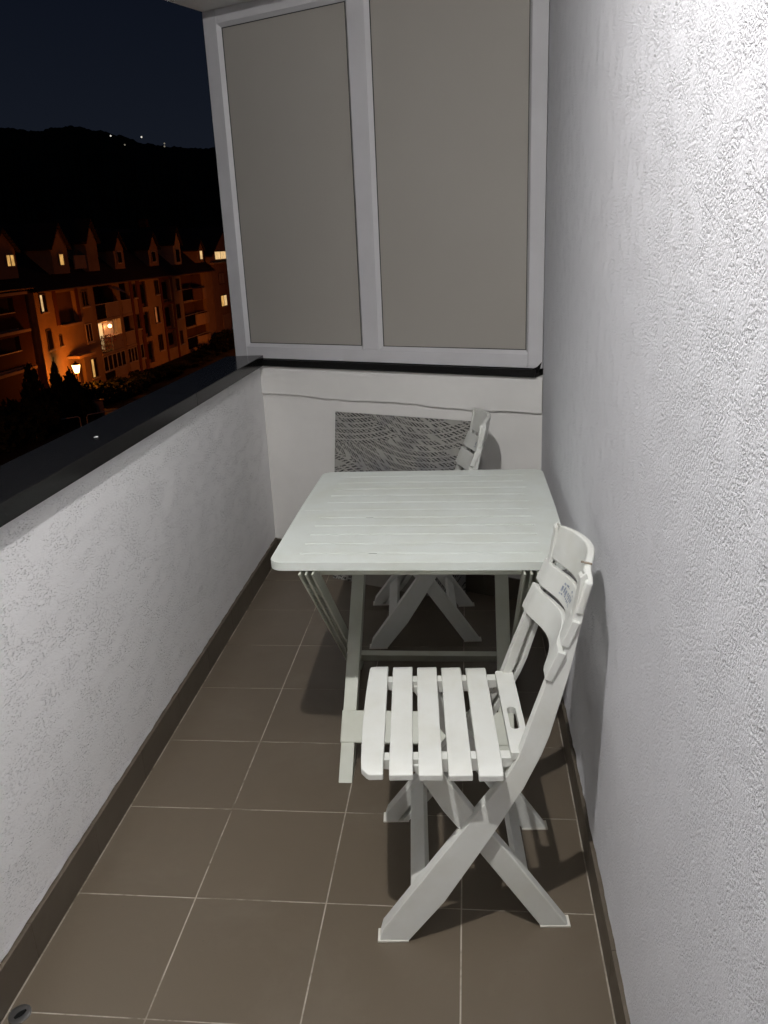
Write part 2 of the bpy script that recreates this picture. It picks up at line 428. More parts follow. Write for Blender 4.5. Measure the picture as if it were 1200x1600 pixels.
def body(par, y0, y1, z1, m, depth=11.0):
    mb = MB(); mb.box((FX - 1.75, y0 + .3, GZ), (FX - 1.95, y1 - .3, z1)); mb.box((FX - depth, y0, GZ), (FX - depth + .3, y1, z1))
    mb.box((FX - depth + .3, y0, GZ), (FX - .355, y0 + .3, z1)); mb.box((FX - depth + .3, y1 - .3, GZ), (FX - .355, y1, z1))
    # gable ends
    for yy in (y0, y1 - .3): mb.prism([(FX - .355, yy, z1), (FX - depth, yy, z1), (FX - 4.4, yy, z1 + 3.9)], [(FX - .355, yy + .3, z1), (FX - depth, yy + .3, z1), (FX - 4.4, yy + .3, z1 + 3.9)])
    return mb.build('side_wall', m, par)
def dormer(par, y0, y1, z0, zs, zp, win, glass, paint, d=-.9, bars=0, depth=3.6):
    """gabled dormer: pentagon front with window, own little roof"""
    ym = (y0 + y1) / 2; mb = MB()
    X = FX + d
    mb.prism([(X, y0, z0), (X, y1, z0), (X, y1, zs), (X, ym, zp), (X, y0, zs)], [(X - depth, y0, z0), (X - depth, y1, z0), (X - depth, y1, zs), (X - depth, ym, zp), (X - depth, y0, zs)])
    dm = mb.build('dormer', paint, par)
    k = .16
    mb = MB(); mb.prism([(X + .25, y0 - .3, zs - .22), (X + .25, ym, zp + .02), (X + .25, y1 + .3, zs - .22), (X + .25, y1 + .3, zs - .22 + k), (X + .25, ym, zp + .02 + k), (X + .25, y0 - .3, zs - .22 + k)],
                        [(X - depth, y0 - .3, zs - .22), (X - depth, ym, zp + .02), (X - depth, y1 + .3, zs - .22), (X - depth, y1 + .3, zs - .22 + k), (X - depth, ym, zp + .02 + k), (X - depth, y0 - .3, zs - .22 + k)])
    mb.build('dormer_roof', M_ROOF, dm)
    if win:
        a, b, c, e = win; mb = MB(); t = .07; dd = d + .012
        fbox(mb, a - t, b + t, c - t, c, dd - .01, dd + .05); fbox(mb, a - t, b + t, e, e + t, dd - .01, dd + .05); fbox(mb, a - t, a, c, e, dd - .01, dd + .05); fbox(mb, b, b + t, c, e, dd - .01, dd + .05)
        for q in range(bars): 
            yc = a + (b - a) * (q + 1) / (bars + 1); fbox(mb, yc - .04, yc + .04, c, e, dd, dd + .045)
        mb.build('window_frame', M_FRAME, dm)
        mb = MB(); fbox(mb, a, b, c, e, dd - .005, dd + .012); mb.build('pane', glass, dm)
    return dm

F0, F1, F2, EV = GZ, -6.2, -3.5, -0.8
# --- left wing (nearest, shade painted into its wall colour), with pale balcony bands
bw = building('shade-darkened reddish apartment wing with three pale balcony bands at the far left', 36.0, 53.0, -.4, 4, M_RED, [])
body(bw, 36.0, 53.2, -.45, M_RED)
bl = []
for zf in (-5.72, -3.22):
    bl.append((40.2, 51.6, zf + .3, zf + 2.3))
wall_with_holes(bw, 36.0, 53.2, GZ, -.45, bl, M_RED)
for k, zf in enumerate((-5.72, -3.22)):
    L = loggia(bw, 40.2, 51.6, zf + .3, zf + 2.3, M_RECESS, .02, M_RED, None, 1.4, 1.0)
    mb = MB(); fbox(mb, 39.6, 52.4, zf + .02, zf + .2, .005, .5); mb.build('balcony_band', M_PARAPET, bw)
mb = MB(); fbox(mb, 39.6, 52.7, -.78, -.6, .005, .5); mb.build('balcony_band', M_PARAPET, bw)
for (a, b) in ((41.0, 42.2), (46.5, 47.7)):
    window(bw, a, b, -8.3, -6.9, M_GLASSD, M_FRAMED, .01)
roof(bw, 35.6, 53.5, -.3, 3.6)
dormer(bw, 50.3, 53.1, .25, 2.1, 3.25, (51.9, 52.8, 1.05, 1.72), M_LIT_Y, M_OCHRE2, -.1, 1)
fix(bw)
# --- middle block
bm = building('orange-lit apartment block with lit loggia and street lamp before its door', 54.4, 75.4, EV, 4, M_OCHRE, [])
body(bm, 54.4, 75.4, EV, M_OCHRE)
holes = [(57.5, 60.5, -3.28, -1.0), (57.9, 60.4, GZ, -5.85)]
LG = [(63.8, 68.3), (68.95, 71.0)]
for (a, b) in LG:
    for zf, zc in ((F0 + .35, F1 - .22), (F1, F2 - .22), (F2, EV - .1)): holes.append((a, b, zf, zc))
for z0, z1 in ((F2 + .25, EV - .15), (F1 + .2, F2 - .2), (F0 + .5, F1 - .2)): holes.append((73.5, 75.0, z0, z1))
wall_with_holes(bm, 54.4, 75.4, GZ, EV, holes, M_OCHRE)
window(bm, 55.05, 55.95, -2.2, -.95, [M_LIT_W, M_GLASSD], M_FRAMED, .01)
window(bm, 55.2, 55.95, -4.85, -3.4, M_GLASSD, M_FRAMED, .01, 0); window(bm, 57.0, 57.45, -4.75, -3.95, M_GLASSD, M_FRAMED, .01, 0)
window(bm, 61.4, 62.5, -5.05, -3.6, M_GLASSD, M_FRAME, .01, 1); window(bm, 61.4, 62.5, -7.85, -6.3, [M_LIT_Y, M_GLASSD], M_FRAMED, .01, 1)
window(bm, 61.55, 62.6, -2.3, -1.1, M_GLASSD, M_FRAMED, .01, 1)
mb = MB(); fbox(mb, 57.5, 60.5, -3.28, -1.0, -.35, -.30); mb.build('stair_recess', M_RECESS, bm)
mb = MB(); fbox(mb, 57.6, 60.6, -3.46, -3.3, .005, .35); mb.build('ledge', M_PARAPET, bm)
mb = MB(); fbox(mb, 57.7, 60.5, -5.82, -5.62, .005, 1.0); mb.build('door_canopy', M_PARAPET, bm)
mb = MB(); fbox(mb, 57.9, 60.4, GZ, -5.85, -.35, -.31); dr = mb.build('entrance', M_PARAPET, bm)
mb = MB(); fbox(mb, 59.9, 60.35, GZ + .02, -6.5, -.30, -.25); mb.build('door', M_FRAMED, dr)
for i, (a, b) in enumerate(LG):
    for j, (zf, zc) in enumerate(((F0 + .35, F1 - .22), (F1, F2 - .22), (F2, EV - .1))):
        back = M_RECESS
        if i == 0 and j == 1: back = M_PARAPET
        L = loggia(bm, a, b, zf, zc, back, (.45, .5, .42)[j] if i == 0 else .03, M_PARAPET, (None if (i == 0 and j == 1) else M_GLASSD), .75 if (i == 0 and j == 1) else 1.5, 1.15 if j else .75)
        if j == 0:                                           # glazed ground-floor loggia
            n = 5 if i == 0 else 3
            for q in range(n):
                y_a = a + (b - a) * q / n; y_b = a + (b - a) * (q + 1) / n; mb = MB(); t = .06
                fbox(mb, y_a, y_b, zf + .82, zf + .88, -.06, .02); fbox(mb, y_a, y_b, zc - .1, zc - .03, -.06, .02); fbox(mb, y_a, y_a + t, zf + .88, zc - .1, -.06, .02); fbox(mb, y_b - t, y_b, zf + .88, zc - .1, -.06, .02)
                wf = mb.build('glazing_frame', M_FRAME, L); 
                mb = MB(); fbox(mb, y_a + t, y_b - t, zf + .88, zc - .1, -.03, -.02); mb.build('glazing_pane', M_GLASSD, L)
        if i == 0 and j == 1:                                # the lit loggia
            mb = MB(); fbox(mb, a + 1.5, a + 2.2, zf + .1, zc - .2, -.745, -.70); mb.build('lit_door', M_LIT_W, L)
            mb = MB(); fbox(mb, a + 2.5, b - .15, zf + .8, zc - .25, -.745, -.70); mb.build('lit_window', M_LIT_P, L)
            mb = MB(); b_ = bmesh.new(); bmesh.ops.create_icosphere(b_, subdivisions=2, radius=.17); me = bpy.data.meshes.new('wall_lamp'); b_.to_mesh(me); b_.free(); me.materials.append(emit('loggia_lamp', (1, .6, .25), 6)); lo = bpy.data.objects.new('wall_lamp', me); COL.objects.link(lo); lo.parent = L; lo.location = (FX - .5, b - 1.2, zc - .55); pl_ = bpy.data.lights.new('loggia_light', 'POINT'); pl_.energy = 45; pl_.color = (1, .36, .10); pl_.shadow_soft_size = .2; po = bpy.data.objects.new('loggia_light', pl_); COL.objects.link(po); po.parent = L; po.location = (FX - .45, b - 1.6, zc - .6)
            rnd = random.Random(5); mb = MB()                # flower baskets along the open railing
            for q in range(260):
                y = a + .1 + rnd.random() * (b - a - .2) * (.52 if q % 3 else 1); z = zf + (1.15 + rnd.uniform(-.15, .22) if q % 2 else rnd.uniform(.15, 1.15)) ; s_ = rnd.uniform(.04, .10)
                x = FX + rnd.uniform(-.16, .16); n1 = Vector((rnd.uniform(-1, 1), rnd.uniform(-1, 1), rnd.uniform(-1, 1))).normalized() * s_; n2 = n1.orthogonal().normalized() * s_ * .7; c = Vector((x, y, z))
                mb.add([c - n1, c + n2, c + n1, c - n2], [(0, 1, 2, 3)])
            mf = mat('pink_flowers', (.42, .20, .16), .8); fl = mb.build('flower_boxes', mf, L); fl['kind'] = 'stuff'
            mb = MB()
            for q in range(12):
                y = a + .1 + (b - a) * .46 * q / 11; fbox(mb, y, y + .04, zf + .05, zf + 1.1, -.06, -.02)
            mb.build('balusters', M_FRAMED, L)
        if i == 0 and j == 2:
            mb = MB(); mb.add([(FX + .1, a + 2.8, zc - .15), (FX + .1, b - .2, zc - .15), (FX + .9, b - .2, zc - .7)], [(0, 1, 2)]); mb.prism([(FX + .1, a + 2.8, zc - .17), (FX + .1, b - .2, zc - .17), (FX + .9, b - .2, zc - .72)], [(FX + .1, a + 2.8, zc - .2), (FX + .1, b - .2, zc - .2), (FX + .9, b - .2, zc - .75)]); mb.build('awning', mat('grey_awning', (.4, .4, .38), .9), L)
window(bm, 71.75, 72.5, -5.05, -3.7, M_GLASSD, M_FRAMED, .01, 0); window(bm, 71.75, 72.5, -2.3, -1.05, M_GLASSD, M_FRAMED, .01, 0); window(bm, 71.75, 72.5, -7.7, -6.4, M_GLASSD, M_FRAME, .01, 0)
for z0, z1 in ((F2 + .25, EV - .15), (F1 + .2, F2 - .2), (F0 + .5, F1 - .2)):
    mb = MB(); fbox(mb, 73.5, 75.0, z0, z1, -.35, -.31); rr = mb.build('stair_recess', M_RECESS, bm); mb = MB(); fbox(mb, 73.7, 74.8, z0 + .3, z1 - .3, -.30, -.27); mb.build('pane', M_GLASSD, rr)
for (a, b) in ((71.15, 71.65), (72.65, 73.45)):
    mb = MB(); fbox(mb, a, b, GZ, EV - .02, .003, .05); mb.build('brick_bay', M_RED2, bm)
mb = MB(); fbox(mb, 57.0, 57.48, -3.28, EV - .02, .003, .05); mb.build('brick_bay', M_RED2, bm); mb = MB(); fbox(mb, 60.52, 61.0, -3.28, EV - .02, .003, .05); mb.build('brick_bay', M_RED2, bm)
roof(bm, 54.0, 75.4, -.62, 3.9)
dormer(bm, 58.1, 60.6, .3, 2.2, 3.7, (59.15, 59.75, .92, 1.66), M_LIT_Y, M_OCHRE, -.1)
dormer(bm, 64.0, 66.0, .3, 2.6, 4.15, None, None, M_OCHRE, -.15)
mb = MB(); fbox(mb, 61.9, 64.0, .55, 1.55, -.35, -.25); mb.build('roof_terrace_parapet', M_PARAPET, bm)
dormer(bm, 69.5, 71.6, .3, 2.0, 3.2, (70.1, 71.0, .8, 1.7), M_GLASSD, M_OCHRE2, -.3)
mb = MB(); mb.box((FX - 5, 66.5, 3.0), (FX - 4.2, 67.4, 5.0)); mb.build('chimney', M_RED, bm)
fix(bm)
# --- right block
br = building('tan apartment block with stacked curved balconies, right of the lit loggia', 75.42, 95.4, EV, 4, M_OCHRE2, [])
body(br, 75.42, 95.4, EV, M_OCHRE)
holes = []; LG2 = (84.9, 92.6)
for zf, zc in ((F0 + .35, F1 - .22), (F1, F2 - .22), (F2, EV - .1)): holes.append((LG2[0], LG2[1], zf, zc))
STR = [(79.0, 81.4, -3.2, -1.05), (79.0, 81.4, -5.87, -3.5), (79.2, 81.6, -7.75, -6.05)]
wall_with_holes(br, 75.42, 95.4, GZ, EV, holes + STR, M_OCHRE)
for h in STR:
    mb = MB(); fbox(mb, *h, -.35, -.31); rr = mb.build('stair_recess', M_RECESS, br); mb = MB(); fbox(mb, h[0] + .3, h[1] - .3, h[2] + .25, h[3] - .25, -.30, -.27); mb.build('pane', M_GLASSD, rr)
for (a, b, c, d, gl) in ((76.35, 77.55, -4.95, -3.4, [M_LIT_O, M_GLASSD]), (76.5, 77.6, -7.6, -6.05, M_GLASSD), (77.2, 78.2, -2.35, -1.0, M_GLASSD), (82.5, 83.55, -5.1, -3.6, M_GLASSD), (82.7, 83.5, -7.7, -6.3, M_GLASSD), (83.3, 84.25, -2.3, -1.1, M_GLASSD)):
    window(br, a, b, c, d, gl, M_FRAMED, .01, 1)
for j, (zf, zc) in enumerate(((F0 + .35, F1 - .22), (F1, F2 - .22), (F2, EV - .1))):
    L = loggia(br, LG2[0], LG2[1], zf, zc, M_RECESS, .36, None, M_GLASSD, 1.5, 1.15)
    for q in range(2):
        y_a = LG2[0] + (LG2[1] - LG2[0]) * (.37 + .32 * q); y_b = y_a + 2.2
        mb = MB(); n = 6; secs = []
        for s_ in range(n + 1):
            t = s_ / n; y = y_a + (y_b - y_a) * t; xo = .25 + .35 * math.sin(math.pi * (q * .5 + t * .5))
            secs.append([(FX + xo, y, zf - .1), (FX + xo - .09, y, zf - .1), (FX + xo - .09, y, zf + 1.1), (FX + xo, y, zf + 1.1)])
        mb.sweep(secs); mb.build('parapet_panel', M_PARAPET if j < 2 or q else M_RECESS, L)
    window(br, 85.3, 86.2, zf + .3, zc - .35, M_LIT_O if j == 0 else M_GLASSD, M_FRAME, -1.4, 0, False)
for (a, b, c, d) in ((78.55, 78.98, GZ, EV - .02), (81.65, 82.1, GZ, EV - .02), (78.99, 81.64, -3.48, -3.22), (78.99, 81.64, -6.03, -5.89), (78.99, 81.64, EV - .23, EV - .02)):
    mb = MB(); fbox(mb, a, b, c, d, .003, .06); mb.build('brick_bay', M_RED2, br)
roof(br, 75.42, 95.6, -.62, 3.9)
dormer(br, 83.9, 86.0, .25, 2.35, 3.85, (84.3, 85.5, .5, 1.75), M_GLASSD, M_PARAPET, -.05)
dormer(br, 77.5, 80, .3, 2.0, 3.3, (78.2, 79.2, .7, 1.6), M_GLASSD, M_OCHRE2, -.3)
dormer(br, 91.6, 93.8, .25, 1.7, 2.6, (92.4, 93.3, .62, 1.5), M_LIT_W, M_OCHRE2, -.1)
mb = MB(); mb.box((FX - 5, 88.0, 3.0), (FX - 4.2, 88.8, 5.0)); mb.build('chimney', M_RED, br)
fix(br)
# --- gabled end block
bg_ = building('gabled house front with a glowing double window, next to the white screen', 95.5, 107, EV, 4, M_OCHRE2, [])
body(bg_, 95.6, 107.5, -.2, M_OCHRE2)
wall_with_holes(bg_, 95.6, 107.5, GZ, -.2, [], M_OCHRE2)
mb = MB(); mb.prism([(FX, 95.6, -.195), (FX, 107.5, -.195), (FX, 107.5, .9), (FX, 101.5, 3.9), (FX, 95.6, .9)], [(FX - .5, 95.6, -.195), (FX - .5, 107.5, -.195), (FX - .5, 107.5, .9), (FX - .5, 101.5, 3.9), (FX - .5, 95.6, .9)]); mb.build('gable_wall', M_OCHRE2, bg_)
mb = MB(); k = .2; mb.prism([(FX + .5, 95.0, .75), (FX + .5, 101.5, 4.0), (FX + .5, 108.1, .75), (FX + .5, 108.1, .75 + k), (FX + .5, 101.5, 4.0 + k), (FX + .5, 95.0, .75 + k)], [(FX - 11, 95.0, .75), (FX - 11, 101.5, 4.0), (FX - 11, 108.1, .75), (FX - 11, 108.1, .75 + k), (FX - 11, 101.5, 4.0 + k), (FX - 11, 95.0, .75 + k)]); mb.build('roof', M_ROOF, bg_)
mb = MB(); fbox(mb, 95.6, 107.5, -.06, .12, .005, .45); mb.build('ledge', M_PARAPET, bg_)
window(bg_, 97.7, 102.6, .4, 1.4, M_LIT_W, M_FRAMED, .01, 1, False); window(bg_, 98.4, 100.8, -2.45, -1.1, M_PARAPET, M_FRAMED, .01, 1, False)
window(bg_, 98.5, 101.0, -5.1, -3.75, [M_LIT_Y, M_LIT_W], M_FRAMED, .01, 1); mb = MB(); fbox(mb, 98.5, 101.8, -8.2, -6.05, .005, .06); mb.build('garage_door', M_PARAPET, bg_)
fix(bg_)

# ------------------------------------------------------------------ street lamps (lit)
def street_lamp(x, y, ztop, watts, label):
    r = empty('street_lamp', (x, y, GZ)); h = ztop - GZ; tag(r, label, 'street lamp', 'sodium street lamps')
    MB().lathe((0, 0, 0), [(.11, 0), (.11, .25), (.055, .35), (.05, h - .55), (.09, h - .5), (.09, h - .42)], 10).build('pole', M_FRAMED, r, smooth=True)
    MB().lathe((0, 0, h - .42), [(.14, 0), (.17, .05), (.29, .55), (.29, .58)], 10).build('lantern', M_LAMPGLOW, r)
    MB().lathe((0, 0, h + .16), [(.32, 0), (.30, .05), (.10, .16), (.04, .24), (.01, .30)], 10).build('lantern_cap', M_FRAMED, r)
    ld = bpy.data.lights.new('street_lamp_light', 'POINT'); ld.energy = watts; ld.color = (1.0, .195, .010); ld.shadow_soft_size = .3
    lo = bpy.data.objects.new('street_lamp_light', ld); COL.objects.link(lo); lo.parent = r; lo.location = (0.55, 0, h - .15)
    return r
street_lamp(-27.4, 55.7, -6.15, 600, 'lit orange lantern street lamp before the entrance of the orange block')
street_lamp(-19.0, 82.0, -4.9, 1500, 'lit street lamp on the street facing the curved balconies')
street_lamp(-20.8, 30.0, -4.6, 420, 'street lamp on the near pavement before the hoop railings')

# ------------------------------------------------------------------ dark planting in front of the blocks
M_LEAF = mat('night_leaves', (.035, .050, .022), .8, .2); g = NG(M_LEAF); oi = g.new('ShaderNodeNewGeometry')
g.link(g.ramp(oi.outputs['Random Per Island'], [(0, (.010, .017, .006)), (.6, (.018, .028, .010)), (1, (.03, .04, .016))]), g.b.inputs['Base Color'])
M_BARK = mat('bark', (.06, .045, .03), .9)
def leaf_cloud(n, seed, shape, size):
    rnd = random.Random(seed); mb = MB(); k = 0
    while k < n:
        p = Vector((rnd.uniform(-1, 1), rnd.uniform(-1, 1), rnd.uniform(0, 1)))
        q = shape(p)
        if q is None or rnd.random() > q: continue
        k += 1; s_ = size * rnd.uniform(.5, 1.3); a = Vector((rnd.gauss(0, 1), rnd.gauss(0, 1), rnd.gauss(0, 1))).normalized() * s_; b = a.orthogonal().normalized() * s_ * .55
        mb.add([p - a, p + b, p + a, p - b], [(0, 1, 2, 3)])
    return mb
def cone_shape(p):
    r = math.hypot(p.x, p.y); lim = (1 - p.z) * (.9 + .12 * math.sin(p.z * 40)) + .03
    return None if r > lim else (.35 + .65 * (r / lim) ** 2)
LOBES = [(Vector((random.uniform(-.55, .55), random.uniform(-.55, .55), random.uniform(.3, .75))), random.uniform(.28, .42)) for _ in range(9)]
def bush_shape(p):
    best = 9
    for c, r in LOBES: best = min(best, (p - c).length / r)
    if p.z < .3 and math.hypot(p.x, p.y) < .6: best = min(best, .8)
    return None if best > 1 else .25 + .75 * best ** 3
CONE = leaf_cloud(2600, 1, cone_shape, .10).mesh('crown'); CONE.materials.append(M_LEAF)
BUSH = leaf_cloud(1300, 2, bush_shape, .10).mesh('crown'); BUSH.materials.append(M_LEAF)
TRK = MB().lathe((0, 0, 0), [(.06, 0), (.045, .4), (.02, .95)], 8).mesh('trunk'); TRK.materials.append(M_BARK)
def plant(kind, name, x, y, h, rdx, label, cat, group, rz):
    r = empty(name, (x, y, GZ), rz); tag(r, label, cat, group)
    for nm, me, sc in (('crown', CONE if kind == 'cone' else BUSH, (rdx, rdx, h)), ('trunk', TRK, (min(1.2, rdx), min(1.2, rdx), h * .8))):
        o = bpy.data.objects.new(nm, me); COL.objects.link(o); o.parent = r; o.scale = sc
    return r
plant('cone', 'conifer_tree', -25.5, 48.9, 4.35, .95, 'dark pointed conifer standing just left of the lit street lamp', 'tree', 'dark conifers before the blocks', .3)
plant('cone', 'conifer_tree', -26.3, 47.4, 4.5, 1.5, 'broad black conifer before the corner of the reddish wing', 'tree', 'dark conifers before the blocks', 1.3)
plant('cone', 'conifer_tree', -25.0, 49.9, 3.6, 1.5, 'low spreading conifer right under the lit street lamp', 'tree', 'dark conifers before the blocks', 2.2)
def hz(y):
    pts = [(38, -6.3), (42.4, -6.0), (49, -6.35), (58.5, -7.12), (64.5, -7.6), (71, -7.85), (77, -7.55), (84.7, -6.5), (92, -6.2)]
    for (a, za), (b, zb) in zip(pts, pts[1:]):
        if a <= y <= b: return 1.41 + (za + (zb - za) * (y - a) / (b - a) - 1.41) * 1.0802
    return -6.9
ys = [38.2, 40.6, 43.2, 45.6, 48.2, 50.7, 53.1, 55.7, 58.2, 60.6, 63.3, 66.0, 69.2, 72.5, 75.6, 79.0, 82.0, 85.2, 88.4, 91.5]
HN = ['under the left wing', 'left of the tall conifers', 'below the reddish wing corner', 'below the pair of conifers', 'below the lit lamp', 'below the glowing entrance', 'under the lit ground-floor window', 'below the glazed ground-floor loggia', 'under the pillar of the lit loggia', 'right of the lit loggia', 'below the dark stair gap', 'left of the tan block', 'below the tan block windows', 'below the stair tower', 'left under the curved balconies', 'under the lowest curved balcony', 'right under the curved balconies', 'before the gabled house', 'beside the garage door', 'next to the white screen edge']
for k, y in enumerate(ys):
    y = -1.14 + (y + 1.14) * 1.0802; x = -26 + .35 * math.sin(k * 2.1); h = (hz((y + 1.14) / 1.0802 - 1.14) - GZ) * (.98 + .06 * math.sin(k * 3.7))
    plant('bush', 'shrub', x, y, h / .98, 2.1 + .3 * math.sin(k * 1.3), 'black leafy shrub in the hedge row, ' + HN[k], 'shrub', 'hedge shrubs across the road', k * 1.1)

# ------------------------------------------------------------------ hoop railings, low wall
M_HOOP = mat('galvanised_tube', (.55, .52, .42), .45, .5, .3)
HP = [((-28.8, 40.0), (-25.15, 43.95), 'leftmost grey hoop railing beside the dark pavement, cut by the photo edge'), ((-24.85, 44.3), (-22.95, 46.2), 'middle grey hoop railing beside the dark pavement'), ((-22.7, 46.6), (-20.9, 48.7), 'rightmost grey hoop railing, ending at the dark coping')]
for (a, b, lb) in HP:
    A_ = Vector((a[0], a[1], GZ)); B_ = Vector((b[0], b[1], GZ)); d = (B_ - A_).normalized(); h = 1.0; rr = .18
    r = empty('hoop_railing', (A_ + B_) / 2); tag(r, lb, 'railing', 'hoop railings by the pavement')
    a0 = A_ - r.location; b0 = B_ - r.location; up = Vector((0, 0, 1))
    pts = [a0, a0 + up * (h - rr)]
    for q in range(1, 6): t = q / 5 * math.pi / 2; pts.append(a0 + up * (h - rr + rr * math.sin(t)) + d * rr * (1 - math.cos(t)))
    for q in range(0, 6): t = q / 5 * math.pi / 2; pts.append(b0 + up * (h - rr + rr * math.cos(t)) - d * rr * (1 - math.sin(t)))
    pts.append(b0); MB().tube(pts, .035, 8).build('hoop', M_HOOP, r, smooth=True)
    MB().lathe(a0, [(.09, 0), (.09, .015), (.04, .02)], 10).build('base_plate', M_HOOP, r); MB().lathe(b0, [(.09, 0), (.09, .015), (.04, .02)], 10).build('base_plate', M_HOOP, r)
lw = empty('low_wall', (-24.9, 50.2, GZ), rad(45)); tag(lw, 'low dim wall with a flat cap behind the hoop railings', 'wall')
bx('wall_body', (-1.6, -.15, 0), (1.6, .15, 1.05), M_OCHRE2, lw, .01); bx('wall_cap', (-1.7, -.2, 1.05), (1.7, .2, 1.13), M_FRAMED, lw, .01)

# ------------------------------------------------------------------ floor
TX, TY = .305, .3088
fl = MB().prism([(-.14, Y0, -.2), (1.45, Y0, -.2), (1.45, 2.75, -.2), (-.14, 2.75, -.2)], [(-.14, Y0, -.0009), (1.45, Y0, -.0009), (1.45, 2.75, -.0009), (-.14, 2.75, -.0009)]).build('floor', M_GROUT)
tag(fl, kind='structure')
cols = [(XA + .001, TX), (TX, 2*TX), (2*TX, 3*TX), (3*TX, XB - .001)]
rt = random.Random(4); cache = {}
gp = .0016
for ci, (x0, x1) in enumerate(cols):
    w = x1 - x0 - 2 * gp; hgt = TY - 2 * gp
    mb = MB().box((-w/2, -hgt/2, -.008), (w/2, hgt/2, 0)); proto = None
    for j in range(-10, 8):
        yc = (j + .5) * TY; xc = (x0 + x1) / 2
        wall_y = PA.y + (xc - PA.x) * (PB.y - PA.y) / (PB.x - PA.x)
        if yc > wall_y + .3 or yc < Y0 + .2: continue
        loc = (xc, yc, rt.uniform(-.0002, .0002))
        if proto is None: proto = mb.build('tile', M_TILE, fl, .0004); proto.location = loc; o = proto
        else: o = inst(proto, fl, 'tile', loc)
        o.rotation_euler = (rt.uniform(-.0006, .0006), rt.uniform(-.0006, .0006), 0)

# ------------------------------------------------------------------ walls
def jag(n, amp, seed):
    rr = random.Random(seed); a = [rr.uniform(-1, 1) for _ in range(n)]
    return [amp * (.5 * a[i] + .3 * a[max(0, i-1)] + .2 * a[min(n-1, i+1)]) for i in range(n)]
def plaster_wall(name, x_face, x_back, y0, y1, z0, z1, m, parent, seed):
    """plaster sheet whose lower edge is ragged over the skirting"""
    n = 420; jz = jag(n + 1, .0045 if seed == 11 else .0016, seed); jx = jag(n + 1, .0016, seed + 1); vs = []; fs = []
    sgn = 1 if x_back > x_face else -1
    for i in range(n + 1):
        y = y0 + (y1 - y0) * i / n
        vs += [(x_face, y, z1), (x_face, y, z0 + .02), (x_face + sgn * .0005 + jx[i] - sgn * .001, y, z0 + .004 + jz[i]), (x_back, y, z0 + .004 + jz[i]), (x_back, y, z1)]
    for i in range(n):
        for k in range(4): fs.append((i*5+k, i*5+k+1, (i+1)*5+k+1, (i+1)*5+k))
        fs.append((i*5+4, i*5, (i+1)*5, (i+1)*5+4))
    fs += [(0, 1, 2, 3, 4), tuple(n*5+k for k in (4, 3, 2, 1, 0))]
    return MB().add(vs, fs).build(name, m, parent)
def skirting(parent, pts_fn, total, seed, horizontal=True):
    k = 0; s = 0.0
    while s < total - 1e-4:
        e = min(total, s + (TX if k else TX * .55)); pts_fn(s + .0005, e - .0005); s = e; k += 1

# right stucco wall
wr_ = empty('stucco_wall', (WR, -.7, 0)); tag(wr_, 'tall rough white stucco wall on the right beside the near chair', 'wall')
bx('wall_core', (WR + .008, Y0, -.2), (WR + .3, 2.3, 2.85), M_PLASTER, wr_)
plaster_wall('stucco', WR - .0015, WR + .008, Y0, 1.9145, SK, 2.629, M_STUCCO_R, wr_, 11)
def f(s, e): bx('skirting_tile', (XB, Y0 + s, .0015), (WR + .006, Y0 + e, SK), M_SKIRT, wr_, .001)
skirting(wr_, f, 1.919 - Y0, 1)
wr_.location = (0, 0, 0); wr_.location = (WR, -.7, 0); fix(wr_)
# left parapet wall with granite coping
wp = empty('parapet_wall', (WL, -.5, 0)); tag(wp, 'low white stucco parapet with dark polished granite coping on the left', 'wall')
bx('wall_core', (-.11, Y0, -9.0), (WL - .008, 2.60, .915), M_PLASTER, wp)
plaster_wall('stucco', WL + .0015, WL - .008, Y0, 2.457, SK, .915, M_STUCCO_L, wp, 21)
def f(s, e): bx('skirting_tile', (WL - .006, Y0 + s, .0015), (XA, Y0 + e, SK), M_SKIRT, wp, .001)
skirting(wp, f, 2.452 - Y0, 2)
for (a, b) in ((Y0, -1.6), (-1.598, .0), (.002, 1.5), (1.502, 2.447)):
    MB().box((-.135, a, .919), (.0335, b, .964)).build('coping_stone', M_GRANITE, wp, .002)
fix(wp)
# end wall (runs at an angle), plaster band on top, coping and screen
we = empty('end_wall', tuple(PA + EW * ELEN / 2)); tag(we, 'low cream plaster wall closing the balcony below the screen', 'wall')
ebox(MB(), -.16, ELEN + .05, -.16, -.004, -.2, .919).build('wall_core', M_PLASTER, we)
ebox(MB(), 0.0, ELEN, -.004, 0.0, SK, .796).build('lower_plaster', M_PLASTER, we)
n = 160; jz = jag(n + 1, .0042, 31); P0 = []; P1 = []
for i in range(n + 1):
    s = -.02 + (ELEN + .02) * i / n; z = .795 - .013 * i / n + jz[i] + (.0035 * math.sin(i * .09)); P0.append(ew(s, .012, z)); P1.append(ew(s, -.003, z))
top0 = [ew(ELEN, .012, .919), ew(-.02, .012, .919)]; top1 = [ew(ELEN, -.003, .919), ew(-.02, -.003, .919)]
vs = P0 + P1 + top0 + top1; N1 = n + 1; fs = [tuple(range(N1)) + (2*N1, 2*N1 + 1)]
for i in range(n): fs.append((i, N1 + i, N1 + i + 1, i + 1))
MB().add(vs, fs).build('upper_plaster', M_PLASTER, we)
def f(s, e): ebox(MB(), s, e, -.003, .0095, .0015, SK).build('skirting_tile', M_SKIRT, we, .001)
skirting(we, f, ELEN, 3)
ebox(MB(), -.18, ELEN * .985, -.20, .026, .9195, .9485).build('coping_stone', M_GRANITE, we, .002)
fix(we)

wb = empty('bounce_wall', (.6, -2.9, 0)); tag(wb, 'unseen plain white wall added behind the camera for bounce light', 'wall')
bx('wall_core', (-.13, -3.1, -.2), (WR + .007, -2.9, 2.629), M_CEIL, wb); fix(wb)  # unseen wall, added to bounce lamp light back into the balcony

